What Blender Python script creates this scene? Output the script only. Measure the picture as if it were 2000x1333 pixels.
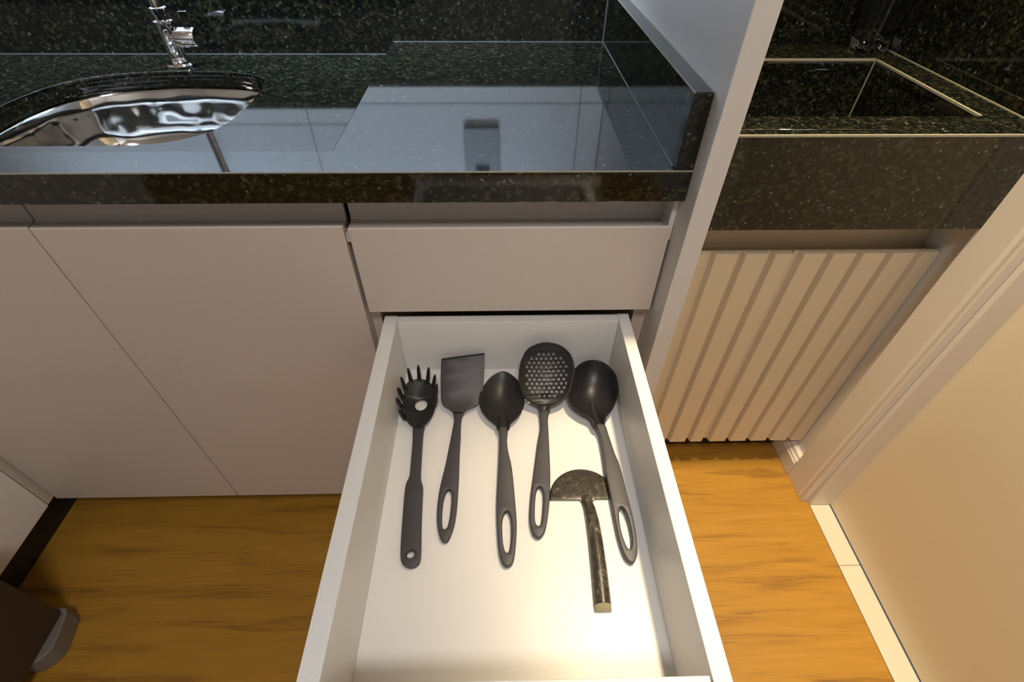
import bpy, bmesh, math, random
from mathutils import Matrix, Vector

random.seed(4)
for o in list(bpy.data.objects):
    bpy.data.objects.remove(o)
S = bpy.context.scene
COL = S.collection

# ------------------------------------------------------------------ camera
cd = bpy.data.cameras.new('camera')
cam = bpy.data.objects.new('camera', cd)
COL.objects.link(cam)
cd.sensor_fit = 'HORIZONTAL'
cd.sensor_width = 36.0
cd.lens = 17.282
cd.clip_start = 0.02
CR = [(0.999752, -0.021399, 0.006213), (0.010643, 0.703562, 0.710554), (-0.019577, -0.710311, 0.703615)]
cam.matrix_world = Matrix(((CR[0][0], CR[1][0], CR[2][0], 0.0),
                           (CR[0][1], CR[1][1], CR[2][1], -0.562),
                           (CR[0][2], CR[1][2], CR[2][2], 1.1437),
                           (0, 0, 0, 1)))
S.camera = cam

# ------------------------------------------------------------------ world, view
w = bpy.data.worlds.new('world')
S.world = w
w.use_nodes = True
w.node_tree.nodes['Background'].inputs[0].default_value = (0.9, 0.92, 1.0, 1)
w.node_tree.nodes['Background'].inputs[1].default_value = 0.10
S.view_settings.view_transform = 'Standard'
S.view_settings.look = 'None'
S.view_settings.gamma = 1.0
S.view_settings.exposure = 0.0
S.view_settings.use_curve_mapping = False

# light levels (the lamps themselves are built further down, in their fixtures)
WARM = (1.0, 0.81, 0.53)
COOL = (0.62, 0.79, 1.0)
NEUT = (0.98, 0.96, 0.95)
KEY_POWER = 285.0       # warm downlight over the laundry passage
CEIL_POWER = 19.0       # round kitchen ceiling lamp
LED_POWER = 7.5         # cool strip under the wall cabinet


def light(name, kind, loc, power, color, parent=None, **kw):
    l = bpy.data.lights.new(name, kind)
    l.energy = power
    l.color = color
    for k, v in kw.items():
        setattr(l, k, v)
    o = bpy.data.objects.new(name, l)
    o.location = loc
    COL.objects.link(o)
    return o


# ------------------------------------------------------------------ materials
def newmat(name):
    m = bpy.data.materials.new(name)
    m.use_nodes = True
    nt = m.node_tree
    return m, nt, nt.nodes, nt.links, nt.nodes['Principled BSDF']


def plain(name, col, rough=0.5, metal=0.0, vary=0.04, scale=18.0, bump=0.0, spec=0.5, coat=0.0):
    m, nt, N, L, B = newmat(name)
    tc = N.new('ShaderNodeTexCoord')
    nz = N.new('ShaderNodeTexNoise')
    nz.inputs['Scale'].default_value = scale
    nz.inputs['Detail'].default_value = 5
    L.new(tc.outputs['Object'], nz.inputs['Vector'])
    mx = N.new('ShaderNodeMix')
    mx.data_type = 'RGBA'
    mx.inputs[6].default_value = tuple(max(0, c * (1 - vary)) for c in col) + (1,)
    mx.inputs[7].default_value = tuple(min(1, c * (1 + vary)) for c in col) + (1,)
    L.new(nz.outputs['Fac'], mx.inputs[0])
    L.new(mx.outputs[2], B.inputs['Base Color'])
    B.inputs['Roughness'].default_value = rough
    B.inputs['Metallic'].default_value = metal
    B.inputs['Specular IOR Level'].default_value = spec
    B.inputs['Coat Weight'].default_value = coat
    if bump:
        b = N.new('ShaderNodeBump')
        b.inputs['Strength'].default_value = bump
        b.inputs['Distance'].default_value = 0.001
        n2 = N.new('ShaderNodeTexNoise')
        n2.inputs['Scale'].default_value = 900
        L.new(tc.outputs['Object'], n2.inputs['Vector'])
        L.new(n2.outputs['Fac'], b.inputs['Height'])
        L.new(b.outputs[0], B.inputs['Normal'])
    return m


def granite():
    m, nt, N, L, B = newmat('green_black_granite')
    tc = N.new('ShaderNodeTexCoord')
    nz = N.new('ShaderNodeTexNoise')
    nz.inputs['Scale'].default_value = 60
    nz.inputs['Detail'].default_value = 4
    L.new(tc.outputs['Object'], nz.inputs['Vector'])
    va = N.new('ShaderNodeVectorMath')
    va.operation = 'MULTIPLY_ADD'
    va.inputs[1].default_value = (0.012, 0.012, 0.012)
    L.new(nz.outputs['Color'], va.inputs[0])
    L.new(tc.outputs['Object'], va.inputs[2])

    def cells(scale, stops):
        v = N.new('ShaderNodeTexVoronoi')
        v.inputs['Scale'].default_value = scale
        L.new(va.outputs[0], v.inputs['Vector'])
        sp = N.new('ShaderNodeSeparateColor')
        L.new(v.outputs['Color'], sp.inputs[0])
        r = N.new('ShaderNodeValToRGB')
        e = r.color_ramp.elements
        e[0].position, e[0].color = stops[0][0], stops[0][1] + (1,)
        e[1].position, e[1].color = stops[1][0], stops[1][1] + (1,)
        for p, c in stops[2:]:
            k = e.new(p)
            k.color = c + (1,)
        L.new(sp.outputs[0], r.inputs[0])
        return r
    a = cells(185, [(0.0, (.003, .004, .003)), (1.0, (.030, .034, .026)), (.50, (.004, .005, .004)),
                   (.72, (.008, .009, .006)), (.88, (.020, .018, .008)), (.96, (.028, .027, .014))])
    b = cells(330, [(0.0, (0, 0, 0)), (1.0, (.12, .13, .11)), (.72, (0, 0, 0)), (.82, (.008, .008, .005)),
                    (.985, (.012, .013, .007))])
    mx = N.new('ShaderNodeMix')
    mx.data_type = 'RGBA'
    mx.blend_type = 'ADD'
    mx.inputs[0].default_value = 1.0
    L.new(a.outputs[0], mx.inputs[6])
    L.new(b.outputs[0], mx.inputs[7])
    L.new(mx.outputs[2], B.inputs['Base Color'])
    B.inputs['Roughness'].default_value = 0.06
    B.inputs['IOR'].default_value = 1.55
    return m


def wood():
    m, nt, N, L, B = newmat('oak_laminate')
    tc = N.new('ShaderNodeTexCoord')
    mp = N.new('ShaderNodeMapping')
    mp.inputs['Scale'].default_value = (1.0, 9.0, 1.0)
    L.new(tc.outputs['Object'], mp.inputs['Vector'])
    n1 = N.new('ShaderNodeTexNoise')
    n1.inputs['Scale'].default_value = 3.2
    n1.inputs['Detail'].default_value = 8
    n1.inputs['Roughness'].default_value = 0.62
    n1.inputs['Distortion'].default_value = 0.9
    L.new(mp.outputs[0], n1.inputs['Vector'])
    mp2 = N.new('ShaderNodeMapping')
    mp2.inputs['Scale'].default_value = (4.0, 150.0, 1.0)
    L.new(tc.outputs['Object'], mp2.inputs['Vector'])
    n2 = N.new('ShaderNodeTexNoise')
    n2.inputs['Scale'].default_value = 2.0
    n2.inputs['Detail'].default_value = 6
    L.new(mp2.outputs[0], n2.inputs['Vector'])
    ad = N.new('ShaderNodeMath')
    ad.operation = 'MULTIPLY_ADD'
    ad.inputs[1].default_value = 0.42
    L.new(n2.outputs['Fac'], ad.inputs[0])
    L.new(n1.outputs['Fac'], ad.inputs[2])
    r = N.new('ShaderNodeValToRGB')
    e = r.color_ramp.elements
    e[0].position, e[0].color = 0.46, (.19, .085, .016, 1)
    e[1].position, e[1].color = 1.0, (.43, .220, .030, 1)
    k = e.new(0.68)
    k.color = (.355, .175, .020, 1)
    L.new(ad.outputs[0], r.inputs[0])
    L.new(r.outputs[0], B.inputs['Base Color'])
    B.inputs['Roughness'].default_value = 0.5
    B.inputs['Specular IOR Level'].default_value = 0.25
    bp = N.new('ShaderNodeBump')
    bp.inputs['Strength'].default_value = 0.12
    bp.inputs['Distance'].default_value = 0.002
    L.new(n2.outputs['Fac'], bp.inputs['Height'])
    L.new(bp.outputs[0], B.inputs['Normal'])
    return m


def dirty():
    m, nt, N, L, B = newmat('scuffed_black_plastic')
    tc = N.new('ShaderNodeTexCoord')
    n1 = N.new('ShaderNodeTexNoise')
    n1.inputs['Scale'].default_value = 75
    n1.inputs['Detail'].default_value = 9
    n1.inputs['Roughness'].default_value = 0.7
    n1.inputs['Distortion'].default_value = 1.5
    L.new(tc.outputs['Object'], n1.inputs['Vector'])
    r = N.new('ShaderNodeValToRGB')
    e = r.color_ramp.elements
    e[0].position, e[0].color = 0.35, (.020, .017, .013, 1)
    e[1].position, e[1].color = 0.72, (.42, .36, .25, 1)
    for p, c in ((.52, (.05, .042, .03)), (.60, (.085, .07, .048))):
        k = e.new(p)
        k.color = c + (1,)
    L.new(n1.outputs['Fac'], r.inputs[0])
    L.new(r.outputs[0], B.inputs['Base Color'])
    B.inputs['Roughness'].default_value = 0.32
    return m


def glassmat():
    m, nt, N, L, B = newmat('clear_glass')
    B.inputs['Base Color'].default_value = (.93, .96, .95, 1)
    B.inputs['Roughness'].default_value = 0.02
    B.inputs['Transmission Weight'].default_value = 1.0
    B.inputs['IOR'].default_value = 1.47
    return m


def emis(name, col, st):
    m, nt, N, L, B = newmat(name)
    B.inputs['Base Color'].default_value = (.9, .9, .9, 1)
    B.inputs['Emission Color'].default_value = col + (1,)
    B.inputs['Emission Strength'].default_value = st
    return m


M = dict(
    granite=granite(), wood=wood(), dirty=dirty(), glass=glassmat(),
    cab=plain('cashmere_laminate', (.57, .495, .435), .42, vary=.02, bump=.05),
    rib=plain('cashmere_ribbed_lacquer', (.64, .54, .385), .42, vary=.02),
    chan=plain('channel_lacquer', (.52, .47, .43), .38, vary=.02),
    panel=plain('divider_lacquer', (.60, .565, .535), .35, vary=.02),
    white=plain('white_melamine', (.74, .715, .68), .35, vary=.015),
    trim=plain('white_satin_paint', (.72, .65, .56), .33, vary=.015),
    leaf=plain('door_leaf_paint', (.72, .62, .45), .30, vary=.03, scale=3),
    wall=plain('wall_paint', (.78, .77, .75), .5, vary=.02),
    tile=plain('white_wall_tile', (.80, .81, .82), .12, vary=.01),
    ceil=plain('ceiling_paint', (.82, .81, .79), .7, vary=.01),
    black=plain('black_plinth', (.012, .012, .012), .45),
    nylon=plain('black_nylon', (.016, .015, .016), .37, vary=.12, scale=60, bump=.05, spec=.42),
    nyl2=plain('charcoal_nylon', (.042, .038, .043), .47, vary=.08, scale=60, bump=.10, spec=.55),
    olive=plain('worn_end_plastic', (.34, .31, .18), .45, vary=.25, scale=120),
    steel=plain('brushed_steel', (.70, .69, .67), .07, 1.0),
    chrome=plain('chrome', (.82, .82, .82), .05, 1.0),
    stone=plain('cream_threshold_stone', (.62, .55, .42), .35, vary=.03),
    bin=plain('dark_brown_plastic', (.040, .024, .015), .5, vary=.35, scale=240),
    grey=plain('grey_plastic', (.16, .145, .125), .42),
    sock=plain('grey_socket_plastic', (.42, .45, .47), .4),
    honed=plain('honed_granite_chamfer', (.27, .255, .19), .5, vary=.2, scale=150),
    seal=plain('grey_sealant', (.16, .17, .18), .4),
    dark=plain('cabinet_void', (.02, .018, .016), .8),
    soap=plain('white_soap', (.85, .83, .80), .4),
)


# pressed steel is never quite flat: slow waves in the sink bowl
_nt = M['steel'].node_tree
_tc = _nt.nodes.new('ShaderNodeTexCoord')
_nz = _nt.nodes.new('ShaderNodeTexNoise')
_nz.inputs['Scale'].default_value = 11
_nz.inputs['Detail'].default_value = 1
_bp = _nt.nodes.new('ShaderNodeBump')
_bp.inputs['Strength'].default_value = 0.38
_bp.inputs['Distance'].default_value = 0.02
_nt.links.new(_tc.outputs['Object'], _nz.inputs['Vector'])
_nt.links.new(_nz.outputs['Fac'], _bp.inputs['Height'])
_nt.links.new(_bp.outputs[0], _nt.nodes['Principled BSDF'].inputs['Normal'])


# ------------------------------------------------------------------ builders
def tag(o, label, cat, group=None):
    o['label'] = label
    o['category'] = cat
    if group:
        o['group'] = group
    return o


def struct(o):
    o['kind'] = 'structure'
    return o


def empty(name, loc, label=None, cat=None, group=None):
    o = bpy.data.objects.new(name, None)
    o.location = loc
    o.empty_display_size = 0.05
    COL.objects.link(o)
    if label:
        tag(o, label, cat, group)
    return o


def rootloc(p):
    v = Vector((0, 0, 0))
    while p is not None:
        v = v + Vector(p.location)
        p = p.parent
    return v


def link(name, me, mat, parent=None, smooth=False):
    o = bpy.data.objects.new(name, me)
    COL.objects.link(o)
    me.materials.clear()
    me.materials.append(mat)
    if smooth:
        for p in me.polygons:
            p.use_smooth = True
    # meshes arrive in world coordinates: move the origin to their own base
    if len(me.vertices):
        xs = [v.co for v in me.vertices]
        c = Vector(((min(v.x for v in xs) + max(v.x for v in xs)) / 2,
                    (min(v.y for v in xs) + max(v.y for v in xs)) / 2,
                    min(v.z for v in xs)))
        me.transform(Matrix.Translation(-c))
    else:
        c = Vector((0, 0, 0))
    if parent is not None:
        o.parent = parent
        c = c - rootloc(parent)
    o.location = c
    return o


def bm_mesh(bm, name='m'):
    bmesh.ops.recalc_face_normals(bm, faces=bm.faces)
    me = bpy.data.meshes.new(name)
    bm.to_mesh(me)
    bm.free()
    return me


def box(name, x0, x1, y0, y1, z0, z1, mat, parent=None, bev=0.0, seg=2):
    bm = bmesh.new()
    bmesh.ops.create_cube(bm, size=1.0)
    for v in bm.verts:
        v.co = Vector((x0 + (v.co.x + .5) * (x1 - x0), y0 + (v.co.y + .5) * (y1 - y0), z0 + (v.co.z + .5) * (z1 - z0)))
    if bev:
        bmesh.ops.bevel(bm, geom=list(bm.edges), offset=bev, segments=seg, affect='EDGES', profile=.5)
    return link(name, bm_mesh(bm, name), mat, parent)


def prism(name, prof, axis, a0, a1, mat, parent=None, bev=0.0, smooth=False):
    """profile extruded along an axis: 'x' takes (y,z), 'y' takes (x,z), 'z' takes (x,y)"""
    bm = bmesh.new()
    def P(p, a):
        return {'x': (a, p[0], p[1]), 'y': (p[0], a, p[1]), 'z': (p[0], p[1], a)}[axis]
    r0 = [bm.verts.new(P(p, a0)) for p in prof]
    r1 = [bm.verts.new(P(p, a1)) for p in prof]
    n = len(prof)
    bm.faces.new(r0)
    bm.faces.new(r1[::-1])
    for i in range(n):
        bm.faces.new((r0[i], r1[i], r1[(i + 1) % n], r0[(i + 1) % n]))
    bmesh.ops.recalc_face_normals(bm, faces=bm.faces)
    if bev:
        bmesh.ops.bevel(bm, geom=list(bm.edges), offset=bev, segments=2, affect='EDGES', profile=.5)
    return link(name, bm_mesh(bm, name), mat, parent, smooth)


def smooth_loop(pts, k=4):
    """closed Catmull-Rom resampling"""
    out = []
    n = len(pts)
    for i in range(n):
        p0, p1, p2, p3 = (Vector(pts[(i + j) % n]) for j in (-1, 0, 1, 2))
        for s in range(k):
            t = s / k
            out.append(tuple(0.5 * ((2 * p1) + (p2 - p0) * t + (2 * p0 - 5 * p1 + 4 * p2 - p3) * t * t
                                    + (3 * p1 - p0 - 3 * p2 + p3) * t ** 3)))
    return out


def fill_mesh(outer, holes, half, bevel=0.0, res=1):
    """flat plate with holes, from z=-half to +half (bevel rounds its edges)"""
    cu = bpy.data.curves.new('c', 'CURVE')
    cu.dimensions = '2D'
    cu.fill_mode = 'BOTH'
    cu.extrude = max(half - bevel, 0.0001)
    cu.bevel_depth = bevel
    cu.bevel_resolution = res
    cu.offset = -bevel
    for loop in [outer] + holes:
        sp = cu.splines.new('POLY')
        sp.points.add(len(loop) - 1)
        for p, q in zip(sp.points, loop):
            p.co = (q[0], q[1], 0, 1)
        sp.use_cyclic_u = True
    ob = bpy.data.objects.new('c', cu)
    COL.objects.link(ob)
    dg = bpy.context.evaluated_depsgraph_get()
    me = bpy.data.meshes.new_from_object(ob.evaluated_get(dg))
    bpy.data.objects.remove(ob)
    bpy.data.curves.remove(cu)
    bm = bmesh.new()
    bm.from_mesh(me)
    bpy.data.meshes.remove(me)
    bmesh.ops.remove_doubles(bm, verts=bm.verts, dist=1e-5)
    return bm


def auto_smooth(o, deg=40):
    me = o.data
    for p in me.polygons:
        p.use_smooth = True
    bm = bmesh.new()
    bm.from_mesh(me)
    for e in bm.edges:
        if len(e.link_faces) == 2:
            e.smooth = e.calc_face_angle(0) < math.radians(deg)
    bm.to_mesh(me)
    bm.free()
    return o


def tube(name, pts, radii, mat, parent=None, n=14, sx=1.0, caps=True):
    """swept round tube through points"""
    bm = bmesh.new()
    rings = []
    P = [Vector(p) for p in pts]
    up = Vector((0, 0, 1))
    prev = None
    for i, p in enumerate(P):
        d = (P[min(i + 1, len(P) - 1)] - P[max(i - 1, 0)]).normalized()
        if prev is None:
            a = Vector((1, 0, 0)) if abs(d.x) < .9 else Vector((0, 1, 0))
            u = d.cross(a).normalized()
        else:
            u = (prev - d * prev.dot(d)).normalized()
        prev = u
        v = d.cross(u)
        rings.append([bm.verts.new(p + (u * math.cos(t) + v * math.sin(t) * sx) * radii[i])
                      for t in (2 * math.pi * k / n for k in range(n))])
    for a, b in zip(rings, rings[1:]):
        for k in range(n):
            bm.faces.new((a[k], a[(k + 1) % n], b[(k + 1) % n], b[k]))
    if caps:
        bm.faces.new(rings[0][::-1])
        bm.faces.new(rings[-1])
    o = link(name, bm_mesh(bm, name), mat, parent)
    return auto_smooth(o, 45)


def lathe(name, prof, cx, cy, mat, parent=None, n=32):
    bm = bmesh.new()
    rings = [[bm.verts.new((cx + r * math.cos(2 * math.pi * k / n), cy + r * math.sin(2 * math.pi * k / n), z))
              for k in range(n)] for r, z in prof]
    for a, b in zip(rings, rings[1:]):
        for k in range(n):
            bm.faces.new((a[k], a[(k + 1) % n], b[(k + 1) % n], b[k]))
    bm.faces.new(rings[0][::-1])
    bm.faces.new(rings[-1])
    return auto_smooth(link(name, bm_mesh(bm, name), mat, parent), 35)


# ------------------------------------------------------------------ room shell
WX = 0.757           # plane of the right-hand wall
struct(box('floor', -2.3, WX, -2.3, 0.62, -0.05, 0.0, M['wood']))
struct(box('ceiling', -2.3, 1.3, -2.3, 0.75, 2.5, 2.56, M['ceil']))
wb = struct(box('wall_back', -2.3, 1.3, 0.575, 0.75, 0.0, 2.5, M['wall']))
struct(box('wall_left', -2.4, -2.3, -2.3, 0.75, 0.0, 2.5, M['wall']))
struct(box('wall_rear', -2.3, 1.3, -2.4, -2.3, 0.0, 2.5, M['wall']))
# white tiles above the low granite splash (seen mirrored in the worktop)
TX = [-1.624, -1.024, -0.424, 0.176, 0.2275]
TZ = [0.9635, 1.0, 1.25, 1.5]
for i in range(len(TX) - 1):
    for j in range(len(TZ) - 1):
        box('tile', TX[i] + .001, TX[i + 1] - .001, .5655, .574, TZ[j] + .0012, TZ[j + 1] - .0012, M['tile'], wb, .0008, 1)

# right wall with the door opening (y < 0.0 is the opening)
struct(prism('wall_right', [(WX, 0.012), (1.3, 0.012), (1.3, 0.574), (WX, 0.574)], 'z', 0.0, 2.499, M['wall']))
d1 = struct(box('door_1', .806, .846, -.80, .006, .006, 2.1, M['leaf'], None, .002))
t1 = struct(prism('trim_1', [(.7395, .088), (.7395, .030), (.7425, .026), (.7425, .022), (.7395, .018), (.7400, .0125), (.7575, .0118), (.7575, .0885), (.7420, .0885)],
                  'z', 0.0, 2.2, M['trim'], None, .0012))
box('door_jamb', .757, .872, .0015, .0115, 0.0, 2.15, M['trim'], t1, .0012)
box('door_stop', .850, .868, -.012, .001, 0.0, 2.15, M['trim'], t1, .001)
bb = struct(prism('baseboard_right', [(.7565, .001), (.7355, .001), (.7355, .050), (.7385, .054), (.7385, .058), (.7425, .062), (.7445, .070), (.7565, .072)],
                  'y', .0892, .183, M['trim'], None, .0005))
# stone threshold in two lengths
t2 = struct(empty('trim_2', (.78, -.2, 0)))
box('threshold_stone', .7575, .8055, -.1442, .0010, -.03, .003, M['stone'], t2, .0008)
box('threshold_stone', .7575, .8055, -.72, -.1458, -.03, .003, M['stone'], t2, .0008)
box('threshold_grout', .7578, .8052, -.1458, -.1442, -.03, .001, M['olive'], t2)
struct(box('wall_hall', 1.2, 1.3, -2.3, 0.011, 0.0, 2.5, M['wall']))
struct(prism('wall_right_rear', [(WX, -.82), (.86, -.82), (.86, -2.29), (WX, -2.29)], 'z', 0.0, 2.499, M['wall']))

# granite cladding round the laundry tub
TZT = .882
struct(box('trim_3', .2560, .7440, .531, .574, TZT + .0005, 1.55, M['granite'], None, .0008))
struct(box('trim_4', .7445, .7565, .092, .574, TZT + .0005, 1.55, M['granite'], None, .0008))

# ------------------------------------------------------------------ divider panel
pn = box('divider_panel', .2285, .2545, -.042, .574, .0005, 2.35, M['panel'], None, .0008)
tag(pn, 'tall off-white divider panel standing between the worktop and the laundry tub', 'panel')


# ------------------------------------------------------------------ kitchen base units
def chan(name, x0, x1, yb, zt, zs, yf, mat, parent):
    """recessed finger channel: back plate, rounded corner and shelf"""
    prof = [(yb + .006, zt), (yb, zt), (yb, zs + .004), (yb - .0012, zs + .0012), (yb - .004, zs), (yf, zs), (yf, zs - .012), (yb + .006, zs - .012)]
    return prism(name, prof, 'x', x0, x1, mat, parent)


def front(name, x0, x1, z0, z1, yf, th, mat, parent, cham=True):
    """door or drawer front whose top edge is bevelled back as a finger grip"""
    prof = [(yf, z0), (yf, z1 - .0016), (yf + .0012, z1), (yf + .0028, z1), (yf + th, z1 - .016), (yf + th, z0)] if cham else \
           [(yf, z0), (yf, z1), (yf + th, z1), (yf + th, z0)]
    return prism(name, prof, 'x', x0, x1, mat, parent, .0005)


CZT = .838
sc = empty('sink_cabinet', (-.61, .3, 0), 'cashmere two-door base cabinet below the steel sink', 'cabinet')
bm = bmesh.new()
for (a, b, c, d, e, f) in ((-1.016, -1.000, .0195, .56, .1, .775), (-.2215, -.2060, .0195, .56, .1, .775),
                           (-1.000, -.2215, .0195, .56, .1, .116), (-1.000, -.2215, .545, .56, .116, .775)):
    r = bmesh.ops.create_cube(bm, size=1.0)
    for v in r['verts']:
        v.co = Vector((a + (v.co.x + .5) * (b - a), c + (v.co.y + .5) * (d - c), e + (v.co.z + .5) * (f - e)))
link('body', bm_mesh(bm), M['cab'], sc)
front('door', -1.0130, -.6075, .1, .8, 0, .018, M['cab'], sc)
front('door', -.6050, -.2065, .1, .7995, 0, .018, M['cab'], sc)
chan('finger_channel', -1.016, -.6335, .040, CZT, .7855, .004, M['chan'], sc)
chan('finger_channel', -.6305, -.2125, .040, CZT, .7855, .004, M['chan'], sc)
box('plinth', -1.058, -.206, .062, .075, .0005, .0995, M['black'], sc)

dc = empty('drawer_cabinet', (.012, .3, 0), 'cashmere drawer cabinet with its middle drawer pulled open beside the divider panel', 'cabinet')
bm = bmesh.new()
for (a, b, c, d, e, f) in ((-.2050, -.1900, .0195, .56, .1, .775), (.2080, .2280, .0195, .56, .1, .775),
                           (-.19, .208, .0195, .56, .1, .116), (-.19, .208, .545, .56, .116, .775), (-.19, .208, .03, .545, .655, .667)):
    r = bmesh.ops.create_cube(bm, size=1.0)
    for v in r['verts']:
        v.co = Vector((a + (v.co.x + .5) * (b - a), c + (v.co.y + .5) * (d - c), e + (v.co.z + .5) * (f - e)))
link('body', bm_mesh(bm), M['cab'], dc)
front('drawer_front', -.2000, .2250, .6515, .7965, 0, .018, M['cab'], dc)
front('drawer_front', -.2000, .2250, .1, .4790, 0, .018, M['cab'], dc)
chan('finger_channel', -.2058, .2210, .040, CZT, .7855, .004, M['chan'], dc)
box('channel_end', .2212, .2280, .004, .052, .7735, CZT, M['panel'], dc)
box('plinth', -.2055, .228, .062, .075, .0005, .0995, M['black'], dc)
# the open drawer
dz, dt = .520, .630
dr = box('drawer', -.1625, .1825, -.4655, .0005, dz - .012, dz, M['white'], dc)
dr['label'] = 'pulled-out white drawer box'
box('side_board', -.1830, -.1627, -.4820, .0160, dz - .020, dt, M['white'], dr, .0006)
box('side_board', .1817, .1990, -.4820, .0160, dz - .020, dt, M['white'], dr, .0006)
box('back_board', -.1625, .1815, .0000, .0155, dz, dt - .001, M['white'], dr, .0006)
box('front_board', -.1625, .1795, -.4815, -.4655, dz - .012, dt, M['white'], dr, .0006)
front('drawer_face', -.2000, .2250, .4820, .6340, -.5020, .0180, M['cab'], dr)

# corner return on the left
cc = empty('corner_cabinet', (-1.3, -.3, 0), 'pale base cabinet over a black plinth, at right angles to the sink doors', 'cabinet')
box('body', -1.60, -1.0400, -.80, -.004, .1, .8, M['cab'], cc)
box('corner_post', -1.0385, -1.0225, -.014, .017, .1, .8, M['cab'], cc, .0008)
front_y = -.0165
box('door', -1.0385, -1.0205, -.415, front_y, .1, .8, M['white'], cc, .0008)
box('door', -1.0385, -1.0205, -.800, -.4175, .1, .8, M['white'], cc, .0008)
box('plinth', -1.075, -1.0590, -.80, .061, .0005, .0995, M['black'], cc)
ct2 = box('return_worktop', -1.62, -1.0190, -.80, -.016, .839, .879, M['granite'], None, .0015)
tag(ct2, 'black granite worktop return over the pale corner cabinet', 'worktop')
box('channel', -1.60, -1.055, -.80, -.016, .80, .839, M['chan'], cc)

# ------------------------------------------------------------------ granite worktop
WZ, WET, YF, YB = .879, .857, -.012, .565
XS = -.2105
wt = empty('worktop', (-.4, .27, .839), 'polished black-green granite worktop with low splash and sunken sink area', 'worktop')
# one L-shaped slab: the dry area and the raised front lip of the wet area
prism('slab', [(-1.0180, YF), (.2280, YF), (.2280, YB - .0155), (XS, YB - .0155), (XS, .0468), (-1.0180, .0468)], 'z', .839, WZ, M['granite'], wt, .0012)
CUT = [(-.6819, .1163), (-.5992, .1158), (-.5301, .1158), (-.478, .1226), (-.4493, .1351), (-.4184, .1636), (-.4038, .2118),
       (-.4013, .281), (-.4081, .3546), (-.4163, .3869), (-.4394, .4151), (-.493, .4357), (-.5604, .4416), (-.6332, .4386),
       (-.7123, .4152), (-.7588, .3736), (-.7787, .3249), (-.7862, .2687), (-.7800, .2150), (-.7560, .1640), (-.7250, .1330)]
cut = smooth_loop(CUT, 4)
bmw = fill_mesh([(-1.62, .0475), (XS - .0008, .0475), (XS - .0008, YB - .0155), (-1.62, YB - .0155)], [cut], .0135, .0008)
bmesh.ops.translate(bmw, verts=bmw.verts, vec=(0, 0, WET - .0135))
link('sunken_slab', bm_mesh(bmw), M['granite'], wt)
box('backsplash', -1.62, .2060, YB - .0150, YB, WET - .02, .9625, M['granite'], wt, .0008)
box('side_splash', .2065, .2280, YF + .0006, YB, WZ + .0003, .9660, M['granite'], wt, .0009)

# honed chamfers and sealant joints
box('honed_edge', -1.0180, .2280, YF - .0003, YF + .0014, WZ - .0013, WZ + .0002, M['honed'], wt)
box('honed_edge', .2062, .2075, YF + .0005, YB, .9650, .9662, M['honed'], wt)
box('honed_edge', .2267, .2282, YF + .0005, YB, .9650, .9663, M['honed'], wt)
box('sealant_joint', .2050, .2067, YB - .0170, YB - .0150, WZ, .9600, M['seal'], wt)
box('sealant_joint', XS + .001, .2065, YB - .0162, YB - .0150, WZ, WZ + .0012, M['seal'], wt)
box('sealant_joint', .2056, .2067, YF + .012, YB - .0150, WZ, WZ + .0009, M['seal'], wt)
box('sealant_joint', -1.018, XS - .001, YB - .0162, YB - .0150, WET, WET + .0010, M['seal'], wt)

# ------------------------------------------------------------------ steel sink
sk = empty('sink', (-.595, .28, .70), 'stainless steel undermount sink bowl set in the granite', 'sink')
ctr = Vector((-.595, .280))
def ring(off, z):
    out = []
    for p in cut:
        v = Vector(p) - ctr
        out.append((ctr.x + v.x * (1 + off / v.length), ctr.y + v.y * (1 + off / v.length), z))
    return out
bm = bmesh.new()
prof = [(.030, .8295), (.010, .8295), (.006, .828), (.003, .822), (.000, .80), (-.004, .770), (-.008, .750), (-.016, .735), (-.030, .724), (-.055, .7175), (-.09, .7155), (-.118, .7150)]
rs = [[bm.verts.new(q) for q in ring(o, z)] for o, z in prof]
# close towards the drain
rs.append([bm.verts.new((ctr.x + .045 * (v.co.x - ctr.x) / math.hypot(v.co.x - ctr.x, v.co.y - ctr.y),
                         ctr.y + .045 * (v.co.y - ctr.y) / math.hypot(v.co.x - ctr.x, v.co.y - ctr.y), .7135)) for v in rs[-1]])
n = len(cut)
for a, b in zip(rs, rs[1:]):
    for k in range(n):
        bm.faces.new((a[k], a[(k + 1) % n], b[(k + 1) % n], b[k]))
bowl = link('bowl', bm_mesh(bm), M['steel'], sk, True)
sm = bowl.modifiers.new('thick', 'SOLIDIFY')
sm.thickness = .0009
lathe('drain', [(.047, .7115), (.047, .7145), (.040, .7150), (.034, .7120), (.030, .7105), (.012, .7110), (.008, .7150), (.002, .7160)], ctr.x, ctr.y, M['chrome'], sk)

# ------------------------------------------------------------------ faucet
fx, fy = -.6000, .4780
fc = empty('faucet', (fx, fy, WET), 'chrome single-lever kitchen faucet behind the sink', 'faucet')
lathe('base', [(.0255, WET + .0003), (.0265, WET + .003), (.0250, WET + .0065), (.0150, WET + .008), (.0140, WET + .010)], fx, fy, M['chrome'], fc)
lathe('body', [(.0120, WET + .008), (.0142, WET + .012), (.0142, .925), (.0165, .927), (.0170, .9295), (.0140, .931)], fx, fy, M['chrome'], fc)
lathe('collar', [(.0115, .930), (.0115, .9395), (.0138, .940), (.0138, .9490), (.0125, .9500), (.0105, .9505)], fx, fy, M['chrome'], fc)
sp = [(fx, fy, .950 + i * .02) for i in range(13)]
for i in range(1, 15):
    a = math.pi * i / 14
    sp.append((fx, fy - .085 + .085 * math.cos(a), 1.19 + .085 * math.sin(a)))
sp += [(fx, fy - .17, 1.17), (fx, fy - .17, 1.14)]
tube('spout', sp, [.0098] * len(sp), M['chrome'], fc, 18)
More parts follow.
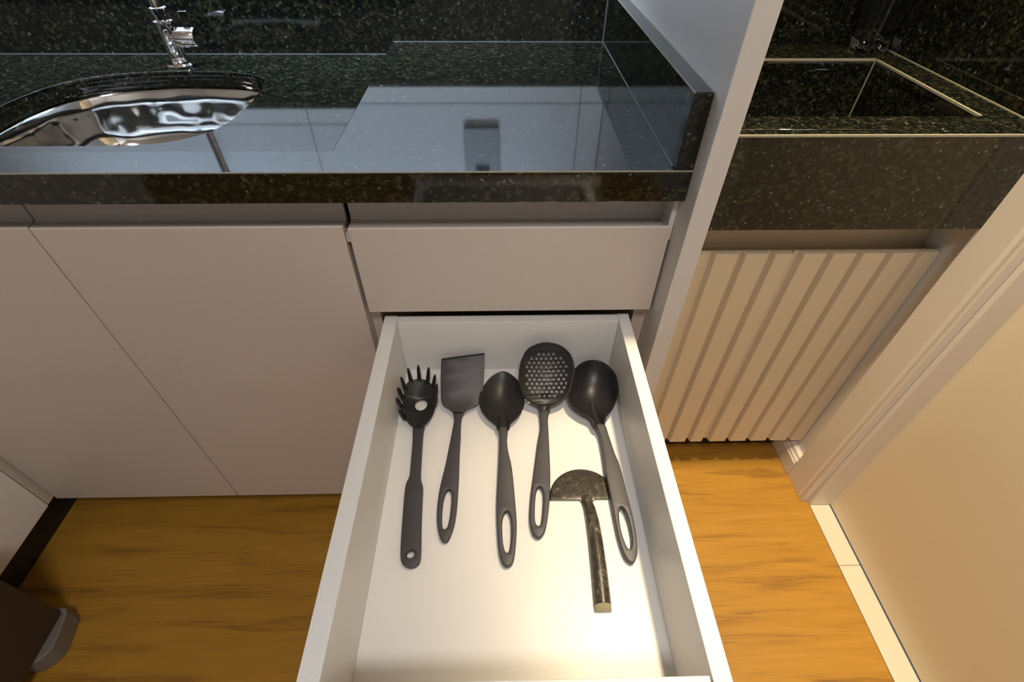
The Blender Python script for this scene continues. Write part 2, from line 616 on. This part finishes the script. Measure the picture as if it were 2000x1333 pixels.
tube('valve', [(fx + .004, fy, .903), (fx + .0165, fy, .903), (fx + .0166, fy, .903), (fx + .047, fy, .903), (fx + .049, fy, .903)],
     [.012, .012, .0165, .0165, .0145], M['chrome'], fc, 26)
box('lever', fx + .0325, fx + .0465, fy - .003, fy + .004, .916, .944, M['chrome'], fc, .0012)

# ------------------------------------------------------------------ laundry tub
TF, TB = .083, .5305
TXI0, TXI1, TYI0, TYI1 = .330, .6880, .150, .424
tb = empty('laundry_tub', (.5, .3, .737), 'square black granite laundry tub with deep front apron', 'tub')
box('front_apron', .2552, .7565, TF, TF + .020, .737, TZT, M['granite'], tb, .0012)
bmw = fill_mesh([(.2552, TF + .0205), (.7440, TF + .0205), (.7440, TB), (.2552, TB)],
                [[(TXI0, TYI0), (TXI1, TYI0), (TXI1, TYI1), (TXI0, TYI1)]], .010, .0010)
bmesh.ops.translate(bmw, verts=bmw.verts, vec=(0, 0, TZT - .010))
link('rim', bm_mesh(bmw), M['granite'], tb)
zb = .745
box('basin_wall', TXI0 - .02, TXI1 + .02, TYI1, TYI1 + .02, zb, TZT - .0203, M['granite'], tb)
box('basin_wall', TXI1, TXI1 + .02, TYI0, TYI1 - .0008, zb, TZT - .0203, M['granite'], tb)
box('basin_wall', TXI0 - .02, TXI0, TYI0, TYI1 - .0008, zb, TZT - .0203, M['granite'], tb)
box('basin_wall', TXI0 - .02, TXI1 + .02, TYI0 - .02, TYI0 - .0008, zb, TZT - .0203, M['granite'], tb)
box('basin_floor', TXI0 - .02, TXI1 + .02, TYI0 - .02, TYI1 + .02, zb - .0065, zb - .0005, M['granite'], tb)

box('honed_edge', .2552, .7440, TF - .0004, TF + .0026, TZT - .0024, TZT + .0003, M['honed'], tb)
box('honed_edge', TXI1 - .0005, TXI1 + .0032, TYI0 + .001, TYI1 - .001, TZT - .0030, TZT + .0003, M['honed'], tb)
box('honed_edge', TXI0, TXI1, TYI1 - .0005, TYI1 + .0034, TZT - .0032, TZT + .0003, M['honed'], tb)
box('honed_edge', .7425, .7443, TF + .03, TB, TZT - .001, TZT + .0010, M['honed'], tb)
box('sealant_joint', TXI1 - .0016, TXI1 - .0001, TYI1 - .0016, TYI1 - .0001, zb, TZT - .004, M['honed'], tb)

# ------------------------------------------------------------------ laundry cabinet with ribbed doors
LY, LZ0, LZ1 = .1260, .1, .6630
lc = empty('laundry_cabinet', (.5, .35, 0), 'beige base cabinet with two vertically ribbed doors below the laundry tub', 'cabinet')
bm = bmesh.new()
for (a, b, c, d, e, f) in ((.2560, .2720, .1580, .53, .1, .575), (.7380, .7550, .1870, .53, .1, .575), (.272, .738, .1580, .53, .1, .116),
                           (.272, .738, .515, .53, .116, .575)):
    r = bmesh.ops.create_cube(bm, size=1.0)
    for v in r['verts']:
        v.co = Vector((a + (v.co.x + .5) * (b - a), c + (v.co.y + .5) * (d - c), e + (v.co.z + .5) * (f - e)))
link('body', bm_mesh(bm), M['rib'], lc)
chan('finger_channel', .2560, .7060, .172, .7365, .6480, .1420, M['rib'], lc)
chan('finger_channel', .7064, .7560, .172, .7365, .6480, .1420, M['rib'], lc)
box('plinth', .2560, .7345, .186, .199, .0005, .0995, M['black'], lc)
slat_mesh = None
DEP = .011
def slat(x0, x1, parent):
    c, h = (x0 + x1) / 2, (x1 - x0) / 2
    prof = [(c - h, LY), (c + h, LY), (c + h + .0045, LY + DEP), (c - h - .0045, LY + DEP)]
    return prism('slat', prof, 'z', LZ0, LZ1, M['rib'], parent, .0006)
for bx0, bx1, sl in ((.2575, .5008, [(.365, .4025), (.4165, .4540), (.4680, .5005)]),
                     (.5036, .7545, [(.5165, .5550), (.5680, .6065), (.6195, .6580), (.6710, .7095), (.7225, .7535)])):
    dpart = prism('ribbed_door', [(LY + DEP, LZ0), (LY + DEP, LZ1 - .001), (LY + DEP + .002, LZ1), (LY + .030, LZ1 - .010), (LY + .030, LZ0)], 'x', bx0, bx1, M['rib'], lc, .0005)
    for a, b in sl:
        hi = min(b, bx1 - .0048) if b > bx1 - .0048 else b
        slat(a, hi, dpart)

# ------------------------------------------------------------------ square glass on the tub ledge
gx, gy, gz = .7030, .4850, TZT + .0006
gl = empty('square_glass', (gx, gy, gz), 'clear square tapered glass standing on the tub ledge', 'glass')
bm = bmesh.new()
def sq(h, z, c=.004):
    pts = []
    for sx, sy in ((1, 1), (-1, 1), (-1, -1), (1, -1)):
        a, b = (sx * h, sy * (h - c)), (sx * (h - c), sy * h)
        pts += [a, b] if sx * sy > 0 else [b, a]
    return [bm.verts.new((gx + x, gy + y, gz + z)) for x, y in pts]
R = [sq(.0225, 0), sq(.0240, .002), sq(.0355, .115), sq(.0345, .116), sq(.0330, .115), sq(.0225, .018), sq(.0200, .016)]
for a, b in zip(R, R[1:]):
    for k in range(8):
        bm.faces.new((a[k], a[(k + 1) % 8], b[(k + 1) % 8], b[k]))
bm.faces.new(R[0][::-1])
bm.faces.new(R[-1])
link('vessel', bm_mesh(bm), M['glass'], gl)

# ------------------------------------------------------------------ bin at the corner cabinet
bn = empty('waste_bin', (-.95, -.34, 0), 'slim dark brown waste bin with grey plastic foot beside the corner cabinet', 'bin')
bm = bmesh.new()
def rect(x0, x1, y0, y1, z, r=.008):
    pts = []
    for cx, cy, a0 in ((x1 - r, y1 - r, 0), (x0 + r, y1 - r, 90), (x0 + r, y0 + r, 180), (x1 - r, y0 + r, 270)):
        for k in range(4):
            a = math.radians(a0 + 30 * k)
            pts.append((cx + r * math.cos(a), cy + r * math.sin(a)))
    return pts
def loft(name, secs, mat, parent):
    bm = bmesh.new()
    rings = [[bm.verts.new((x, y, z)) for x, y in pts] for pts, z in secs]
    m = len(rings[0])
    for a, b in zip(rings, rings[1:]):
        for k in range(m):
            bm.faces.new((a[k], a[(k + 1) % m], b[(k + 1) % m], b[k]))
    bm.faces.new(rings[0][::-1])
    bm.faces.new(rings[-1])
    return auto_smooth(link(name, bm_mesh(bm, name), mat, parent), 30)
loft('body', [(rect(-1.004, -.898, -.470, -.219, 0), .046), (rect(-1.012, -.908, -.475, -.213, 0), .300)], M['bin'], bn)
loft('lid', [(rect(-1.014, -.905, -.480, -.210, 0), .3005), (rect(-1.014, -.905, -.480, -.210, 0), .318), (rect(-1.006, -.913, -.470, -.218, 0), .326)], M['bin'], bn)
prism('foot', [(-1.000, -.212), (-.8975, -.212), (-.8890, -.222), (-.8800, -.262), (-.8790, -.288), (-.8900, -.305), (-.9080, -.316), (-1.000, -.316)],
      'z', .0005, .0455, M['grey'], bn, .003)

# ------------------------------------------------------------------ utensils
FZ = dz + .0006


def handle(outer, hole, z0, th, mat, parent, rise=None, k=3):
    bm = fill_mesh(smooth_loop(outer, k), [smooth_loop(h, 4) for h in hole], th / 2, min(.0016, th * .32), 2)
    for v in bm.verts:
        v.co.z += z0 + th / 2
        if rise:
            v.co.z += rise(v.co.y)
    return auto_smooth(link('handle', bm_mesh(bm), mat, parent), 50)


def hinge(y0, z0, deg):
    return Matrix.Translation((0, y0, z0)) @ Matrix.Rotation(math.radians(deg), 4, 'X')


def bowl_part(name, outline, c, depth, mtx, mat, parent, power=1.0, th=.0022, rings=12):
    lp = smooth_loop(outline, 4)
    bm = bmesh.new()
    C0 = Vector(c)
    prev = None
    n = len(lp)
    for i in range(rings):
        s = 1 - i / rings
        row = []
        for p in lp:
            q = C0 + (Vector(p) - C0) * s
            row.append(bm.verts.new(mtx @ Vector((q.x, q.y, -depth * (1 - s * s) ** power))))
        if prev:
            for k in range(n):
                bm.faces.new((prev[k], prev[(k + 1) % n], row[(k + 1) % n], row[k]))
        prev = row
    cv = bm.verts.new(mtx @ Vector((c[0], c[1], -depth)))
    for k in range(n):
        bm.faces.new((prev[k], prev[(k + 1) % n], cv))
    o = link(name, bm_mesh(bm), mat, parent, True)
    # make normals point up, then thicken downwards
    if o.data.polygons[0].normal.z < 0:
        o.data.flip_normals()
    m = o.modifiers.new('thick', 'SOLIDIFY')
    m.thickness = th
    m.offset = -1
    b = o.modifiers.new('edge', 'BEVEL')
    b.width = th * .3
    b.segments = 2
    b.limit_method = 'ANGLE'
    b.angle_limit = math.radians(50)
    return o


# 1 spaghetti server
sv = empty('spaghetti_server', (-.125, -.2, FZ), 'charcoal claw-shaped spaghetti server with a round hole in its head', 'spaghetti server')
handle([(-.1362, -.1150), (-.1338, -.1486), (-.1321, -.184), (-.1313, -.2063), (-.1348, -.2207), (-.1332, -.2568), (-.1307, -.2942), (-.1281, -.317),
        (-.1240, -.3256), (-.1149, -.329), (-.1066, -.3258), (-.1036, -.3157), (-.1071, -.2763), (-.1098, -.2373), (-.1112, -.2206), (-.1155, -.2077),
        (-.1180, -.1720), (-.1199, -.1365), (-.1205, -.1150)],
       [[(-.1165 + .0050 * math.cos(a), -.3134 + .0050 * math.sin(a)) for a in [i * math.pi / 5 for i in range(10)]]], FZ, .0095, M['nyl2'], sv)
ey = [(-.1165 + .0068 * math.cos(i * math.pi / 10), -.3134 + .0068 * math.sin(i * math.pi / 10), FZ + .0093) for i in range(22)]
tube('eyelet', ey, [.0009] * 22, M['nyl2'], sv, 8, caps=False)
bm = bmesh.new()
for i in range(3):
    for j in range(3):
        r = bmesh.ops.create_icosphere(bm, subdivisions=1, radius=.0009)
        for v in r['verts']:
            v.co = v.co + Vector((-.1270 + i * .0042, -.2240 - j * .0042, FZ + .0095))
link('grip_dots', bm_mesh(bm), M['nyl2'], sv, True)
hm = hinge(-.12, FZ + .008, 6)
ho = [(-.1361, -.0046), (-.1481, .0076), (-.1540, .0176), (-.1560, .0400), (-.1555, .0620), (-.1503, .0748), (-.1407, .0801), (-.1342, .0815), (-.1248, .0799),
      (-.1152, .0729), (-.1083, .058), (-.1055, .0319), (-.1081, .0144), (-.1197, -.0049)]
hc = Vector((-.130, .038))
bm = fill_mesh(smooth_loop(ho, 4), [[(-.1290 + .0098 * math.cos(a), .0395 + .0100 * math.sin(a)) for a in [i * math.pi / 12 for i in range(24)]]], .0016, .0007, 1)
bmesh.ops.triangulate(bm, faces=bm.faces)
bmesh.ops.subdivide_edges(bm, edges=[e for e in bm.edges if e.calc_length() > .006], cuts=2)
for v in bm.verts:
    d = (Vector((v.co.x, v.co.y)) - hc)
    s = min(1.15, math.hypot(d.x / .027, d.y / .043))
    v.co.z += .012 * s * s - .008
    v.co = hm @ v.co
auto_smooth(link('head', bm_mesh(bm), M['nylon'], sv), 50)
tips = [(-.1580, .0110), (-.1640, .0308), (-.1645, .0501), (-.1620, .0699), (-.1535, .0871), (-.1345, .0924), (-.1175, .088), (-.1063, .0735), (-.1020, .0555), (-.1010, .0360)]
roots = [(-.1500, .0120), (-.1530, .0270), (-.1535, .0420), (-.1525, .0580), (-.1460, .0730), (-.1345, .0780), (-.1220, .0735), (-.1130, .0640), (-.1085, .0480), (-.1070, .0320)]
for (tx, ty), (rx, ry) in zip(tips, roots):
    pts, rad = [], []
    for i in range(8):
        t = i / 7
        x, y = rx + (tx - rx) * t, ry + (ty - ry) * t
        pts.append(hm @ Vector((x + (.0035 * t if tx < -.15 else 0), y, .0025 + .024 * t ** 1.6)))
        rad.append(.0050 - .0018 * t if i < 7 else .0020)
    tube('prong', pts, rad, M['nylon'], sv, 10, .75)

# 2 spatula
sl_ = empty('turner_spatula', (-.075, -.15, FZ), 'charcoal turner spatula with a slanted flat blade resting on the drawer back', 'spatula')
handle([(-.0785, -.0860), (-.0752, -.109), (-.0761, -.1246), (-.0786, -.1496), (-.0822, -.1849), (-.0854, -.2071), (-.0877, -.2262), (-.0887, -.2477), (-.0878, -.2692),
        (-.0838, -.2879), (-.0798, -.2961), (-.0755, -.2985), (-.0705, -.2954), (-.0653, -.279), (-.0629, -.2581), (-.0624, -.2173), (-.0635, -.1726),
        (-.0636, -.1487), (-.0638, -.1374), (-.0644, -.117), (-.0634, -.1038), (-.0595, -.0860)],
       [[(-.0762, -.2265), (-.071, -.2339), (-.0707, -.2579), (-.0727, -.277), (-.0768, -.2825), (-.0803, -.2768), (-.0818, -.2577), (-.0807, -.2378)]], FZ, .0088, M['nyl2'], sl_)
blade = [(-.0985, .0800), (-.0970, .0817), (-.0640, .0860), (-.0300, .0900), (-.0288, .0890), (-.0294, .0690), (-.0301, .0477), (-.0323, .0208), (-.0345, .0120), (-.0400, .0065), (-.0509, .0012), (-.0596, -.0042),
         (-.0690, -.0048), (-.0782, -.004), (-.0837, .0005), (-.0926, .0061), (-.0960, .0110), (-.0975, .018), (-.0988, .0485)]
bm = fill_mesh(blade, [], .0013, .0006, 1)
bmesh.ops.triangulate(bm, faces=bm.faces)
bmesh.ops.subdivide_edges(bm, edges=[e for e in bm.edges if e.calc_length() > .008], cuts=3)
hm = hinge(-.09, FZ + .0055, 30)
for v in bm.verts:
    t = v.co.y
    if t < .022:      # the neck of the blade curves up into the handle
        v.co.z += 14.0 * (.022 - t) ** 2
    v.co = hm @ v.co
auto_smooth(link('blade', bm_mesh(bm), M['nyl2'], sl_), 35)
tube('blade_lip', [hm @ Vector((-.0978, .0808, .0015)), hm @ Vector((-.064, .0852, .0015)), hm @ Vector((-.0292, .0893, .0015))], [.0014, .0014, .0014], M['nylon'], sl_, 8)

# 3 serving spoon
so = empty('serving_spoon', (0, -.17, FZ), 'black solid serving spoon with an egg-shaped bowl', 'spoon')
handle([(-.0061, -.1305), (-.0057, -.1508), (-.0072, -.1862), (-.0089, -.2192), (-.0102, -.2491), (-.0097, -.2782), (-.0075, -.3107), (-.0032, -.3261), (.0036, -.3304),
        (.0105, -.3247), (.014, -.3058), (.0161, -.2786), (.0148, -.2456), (.0115, -.1968), (.0066, -.1700), (.0053, -.151), (.006, -.1305)],
       [[(.0028, -.2593), (.0073, -.2652), (.0089, -.2785), (.0085, -.2968), (.0065, -.3092), (.0033, -.3143), (-.0005, -.3091), (-.0025, -.293), (-.0023, -.2707)]],
       FZ, .0095, M['nyl2'], so, lambda y: .0048 * max(0, min(1, (y + .24) / .10)))
bowl_part('bowl', [(-.001, .1021), (-.0181, .092), (-.0313, .0709), (-.0359, .053), (-.0329, .0329), (-.022, .0157), (-.0092, .0037), (-.0061, -.0057), (.0059, -.0059),
                   (.0099, .0057), (.023, .0199), (.0311, .0369), (.0329, .0571), (.0269, .078), (.0137, .0956)], (-.001, .052), .0135, hinge(-.13, FZ + .0150, 6), M['nylon'], so)

# 4 skimmer
sm_ = empty('skimmer', (.06, -.13, FZ), 'black round skimmer with many small holes leaning on the drawer back', 'skimmer')
handle([(.0573, -.0985), (.0562, -.1268), (.0509, -.1518), (.0448, -.1871), (.0391, -.2201), (.0358, -.2399), (.0329, -.2695), (.0348, -.2864), (.0381, -.2929), (.0433, -.2957),
        (.0489, -.2922), (.0541, -.2812), (.0604, -.2504), (.0648, -.2088), (.0667, -.1631), (.0674, -.1397), (.0682, -.114), (.0706, -.0985)],
       [[(.0485, -.2246), (.0528, -.232), (.0522, -.2503), (.0481, -.2755), (.0433, -.2804), (.04, -.2734), (.0413, -.2501), (.0442, -.2318)]], FZ, .0095, M['nyl2'], sm_,
       lambda y: .0030 * max(0, min(1, (y + .20) / .10)))
hd = smooth_loop([(.0691, .106), (.0514, .1022), (.038, .0935), (.0288, .0737), (.0262, .0474), (.0314, .0256), (.0432, .0146), (.0561, .0058), (.0581, -.0028), (.07, -.003),
                  (.0724, .0056), (.0889, .014), (.1025, .029), (.1086, .0508), (.1112, .0661), (.1063, .0861), (.0912, .1007)], 4)
kc = Vector((.0690, .0570))
def rad_at(d):
    a = math.atan2(d.y, d.x)
    best, br = 9, .04
    for p in hd:
        q = Vector(p) - kc
        da = abs((math.atan2(q.y, q.x) - a + math.pi) % (2 * math.pi) - math.pi)
        if da < best:
            best, br = da, q.length
    return br
holes = []
for row in range(-6, 7):
    for cl in range(-6, 7):
        x, y = (cl + (row % 2) * .5) * .0077, row * .0066
        rr = math.hypot(x / .0335, (y + .001) / .0385)
        if rr < 1.0:
            holes.append((kc.x + x, kc.y - .001 + y))
loops = [[(hx + .0025 * math.cos(i * math.pi / 4), hy + .0025 * math.sin(i * math.pi / 4)) for i in range(8)] for hx, hy in holes]
bm = fill_mesh(hd, loops, .0007, 0, 0)
bmesh.ops.triangulate(bm, faces=bm.faces)
bmesh.ops.subdivide_edges(bm, edges=[e for e in bm.edges if e.calc_length() > .006], cuts=2)
hm = hinge(-.10, FZ + .012, 38)
for v in bm.verts:
    d = Vector((v.co.x, v.co.y)) - kc
    s = min(1.0, d.length / rad_at(d)) if d.length > 1e-6 else 0
    v.co.z += -.0135 * (1 - s * s)
    v.co = hm @ v.co
auto_smooth(link('perforated_head', bm_mesh(bm), M['nylon'], sm_), 60)
rimp = [hm @ Vector((p[0], p[1], .0004)) for p in hd]
rimp = rimp + rimp[:2]
tube('rim', rimp, [.0016] * len(rimp), M['nylon'], sm_, 8, caps=False)

# 5 ladle spoon
la = empty('ladle_spoon', (.15, -.17, FZ), 'black deep round ladle spoon lying across the half-moon cutter', 'ladle')
handle([(.1389, -.1300), (.1423, -.146), (.1428, -.1773), (.1415, -.2111), (.1426, -.2400), (.1431, -.2715), (.1443, -.3012), (.1484, -.3222), (.1558, -.3291), (.1619, -.3242),
        (.1661, -.3104), (.1678, -.2814), (.1663, -.2463), (.1633, -.1995), (.1592, -.1780), (.1549, -.1462), (.1518, -.1300)],
       [[(.1548, -.2577), (.1592, -.2641), (.1615, -.2813), (.1612, -.2997), (.1587, -.3094), (.1546, -.3123), (.1511, -.3031), (.149, -.2848), (.1505, -.2659)]],
       FZ, .0095, M['nyl2'], la, lambda y: .0085 * max(0, min(1, (y + .32) / .19)))
bowl_part('bowl', [(.1461, .1123), (.1273, .106), (.1097, .0859), (.1017, .0637), (.1046, .0373), (.1172, .0208), (.1332, .0092), (.1381, -.0044), (.1487, -.0045), (.1537, .0111),
                   (.1670, .027), (.1770, .0505), (.1796, .07), (.1766, .09), (.1638, .1068)], (.1415, .062), .026, hinge(-.13, FZ + .0185, 11), M['nylon'], la, .8)

# 6 half-moon cutter
cu_ = empty('half_moon_cutter', (.11, -.28, FZ), 'scuffed black half-moon cutter with a short round handle', 'cutter')
disc = []
cx, cy, rx, ry = .1080, -.2420, .0455, .0450
for i in range(25):
    a = math.pi * (1 - i / 24)
    disc.append((cx + rx * math.cos(a), cy + ry * math.sin(a)))
disc += [(.1230, -.2420), (.1205, -.2450), (.1040, -.2455), (.1025, -.2428)]
bm = fill_mesh(disc, [], .0014, .0004, 1)
bmesh.ops.translate(bm, verts=bm.verts, vec=(0, 0, FZ + .0016))
auto_smooth(link('blade', bm_mesh(bm), M['dirty'], cu_), 30)
pts = [(cx + (rx - .0004) * math.cos(math.pi * (1 - i / 24)), cy + (ry - .0004) * math.sin(math.pi * (1 - i / 24)), FZ + .0017) for i in range(25)]
tube('cutting_edge', pts, [.0016] * 25, M['nylon'], cu_, 8)
hl = [(.1120, -.236, .0085, .004), (.1120, -.246, .0078, .0065), (.1142, -.256, .0082, .0095), (.1155, -.275, .0090, .0118), (.1158, -.300, .0095, .0128), (.1150, -.335, .0100, .0132), (.1138, -.365, .0103, .0130), (.1133, -.3745, .0103, .0128)]
bm = bmesh.new()
rings = []
for x, y, hw, ht in hl:
    row = []
    for k in range(17):
        a = math.pi * k / 16
        row.append(bm.verts.new((x + hw * math.cos(a), y, FZ + .0002 + ht * max(0, math.sin(a)) ** .8)))
    rings.append(row)
for a, b in zip(rings, rings[1:]):
    for k in range(17):
        bm.faces.new((a[k], a[(k + 1) % 17], b[(k + 1) % 17], b[k]))
bm.faces.new(rings[0])
bm.faces.new(rings[-1][::-1])
auto_smooth(link('handle', bm_mesh(bm), M['dirty'], cu_), 50)
bm = bmesh.new()
rows = []
for y, f in ((-.3748, 1.0), (-.3785, .78), (-.3812, .30)):
    rows.append([bm.verts.new((.1133 + .0101 * math.cos(math.pi * k / 16), y, FZ + .0002 + .0126 * f * math.sin(math.pi * k / 16) ** .8)) for k in range(1, 16)])
for a, b in zip(rows, rows[1:]):
    for k in range(14):
        bm.faces.new((a[k], a[k + 1], b[k + 1], b[k]))
bm.faces.new(rows[0])
bm.faces.new(rows[-1][::-1])
auto_smooth(link('end_cap', bm_mesh(bm), M['olive'], cu_), 50)['label'] = 'worn pale olive handle end'

# ------------------------------------------------------------------ above the worktop: wall cabinet, LED strip, socket
uc = empty('wall_cabinet', (-.6, .4, 1.52), 'off-white wall cabinet hung above the granite worktop', 'cabinet')
box('body', -1.60, .2275, .24, .564, 1.52, 2.2, M['panel'], uc)
for i in range(4):
    box('door', -1.60 + i * .457, -1.60 + i * .457 + .454, .221, .2395, 1.505, 2.2, M['panel'], uc, .001)
led = empty('led_strip', (-.5, .411, 1.50), 'slim cool white LED strip under the wall cabinet', 'lamp')
box('housing', -1.10, .15, .400, .422, 1.509, 1.5195, M['steel'], led)
lo = light('led_light', 'AREA', (-.45, .411, 1.506), LED_POWER, COOL, shape='RECTANGLE', size=1.2, size_y=.015, spread=math.radians(84))
lo.parent = led
lo.location = (.05, .02, .006)
lo.rotation_euler = (math.radians(18), 0, 0)
sk_ = empty('wall_socket', (-.042, .5655, 1.05), 'grey wall socket on the white tiles', 'socket')
box('cover', -.082, -.002, .560, .5652, 1.050, 1.175, M['sock'], sk_, .003)
box('outlet', -.058, -.026, .5586, .5602, 1.140, 1.162, M['black'], sk_, .0006)

# ------------------------------------------------------------------ ceiling lamps
def downlight(x, y, power, color, deg, label, soft=.07, tgt=None):
    e = empty('downlight', (x, y, 2.48), label, 'lamp')
    lathe('ring', [(.050, 2.497), (.062, 2.497), (.062, 2.492), (.052, 2.490), (.048, 2.494)], x, y, M['trim'], e)
    l = light('spot', 'SPOT', (x, y, 2.485), power, color, spot_size=math.radians(deg), spot_blend=1.0, shadow_soft_size=soft)
    l.parent = e
    l.location = (0, 0, -.005)
    if tgt:
        l.rotation_euler = (Vector(tgt) - Vector((x, y, 2.475))).to_track_quat('-Z', 'Y').to_euler()
    return e
downlight(.43, -.02, KEY_POWER, WARM, 52, 'recessed warm downlight over the passage beside the door', .065, (.72, -.15, 0))
cl = empty('ceiling_lamp', (.10, -1.15, 2.44), 'round white ceiling lamp in the middle of the kitchen', 'lamp')
lathe('shade', [(.20, 2.4995), (.21, 2.49), (.20, 2.465), (.18, 2.46)], .10, -1.15, M['ceil'], cl)
lo = light('ceiling_light', 'AREA', (0, 0, 0), CEIL_POWER, NEUT, shape='DISK', size=.40)
lo.parent = cl
lo.location = (0, 0, .015)
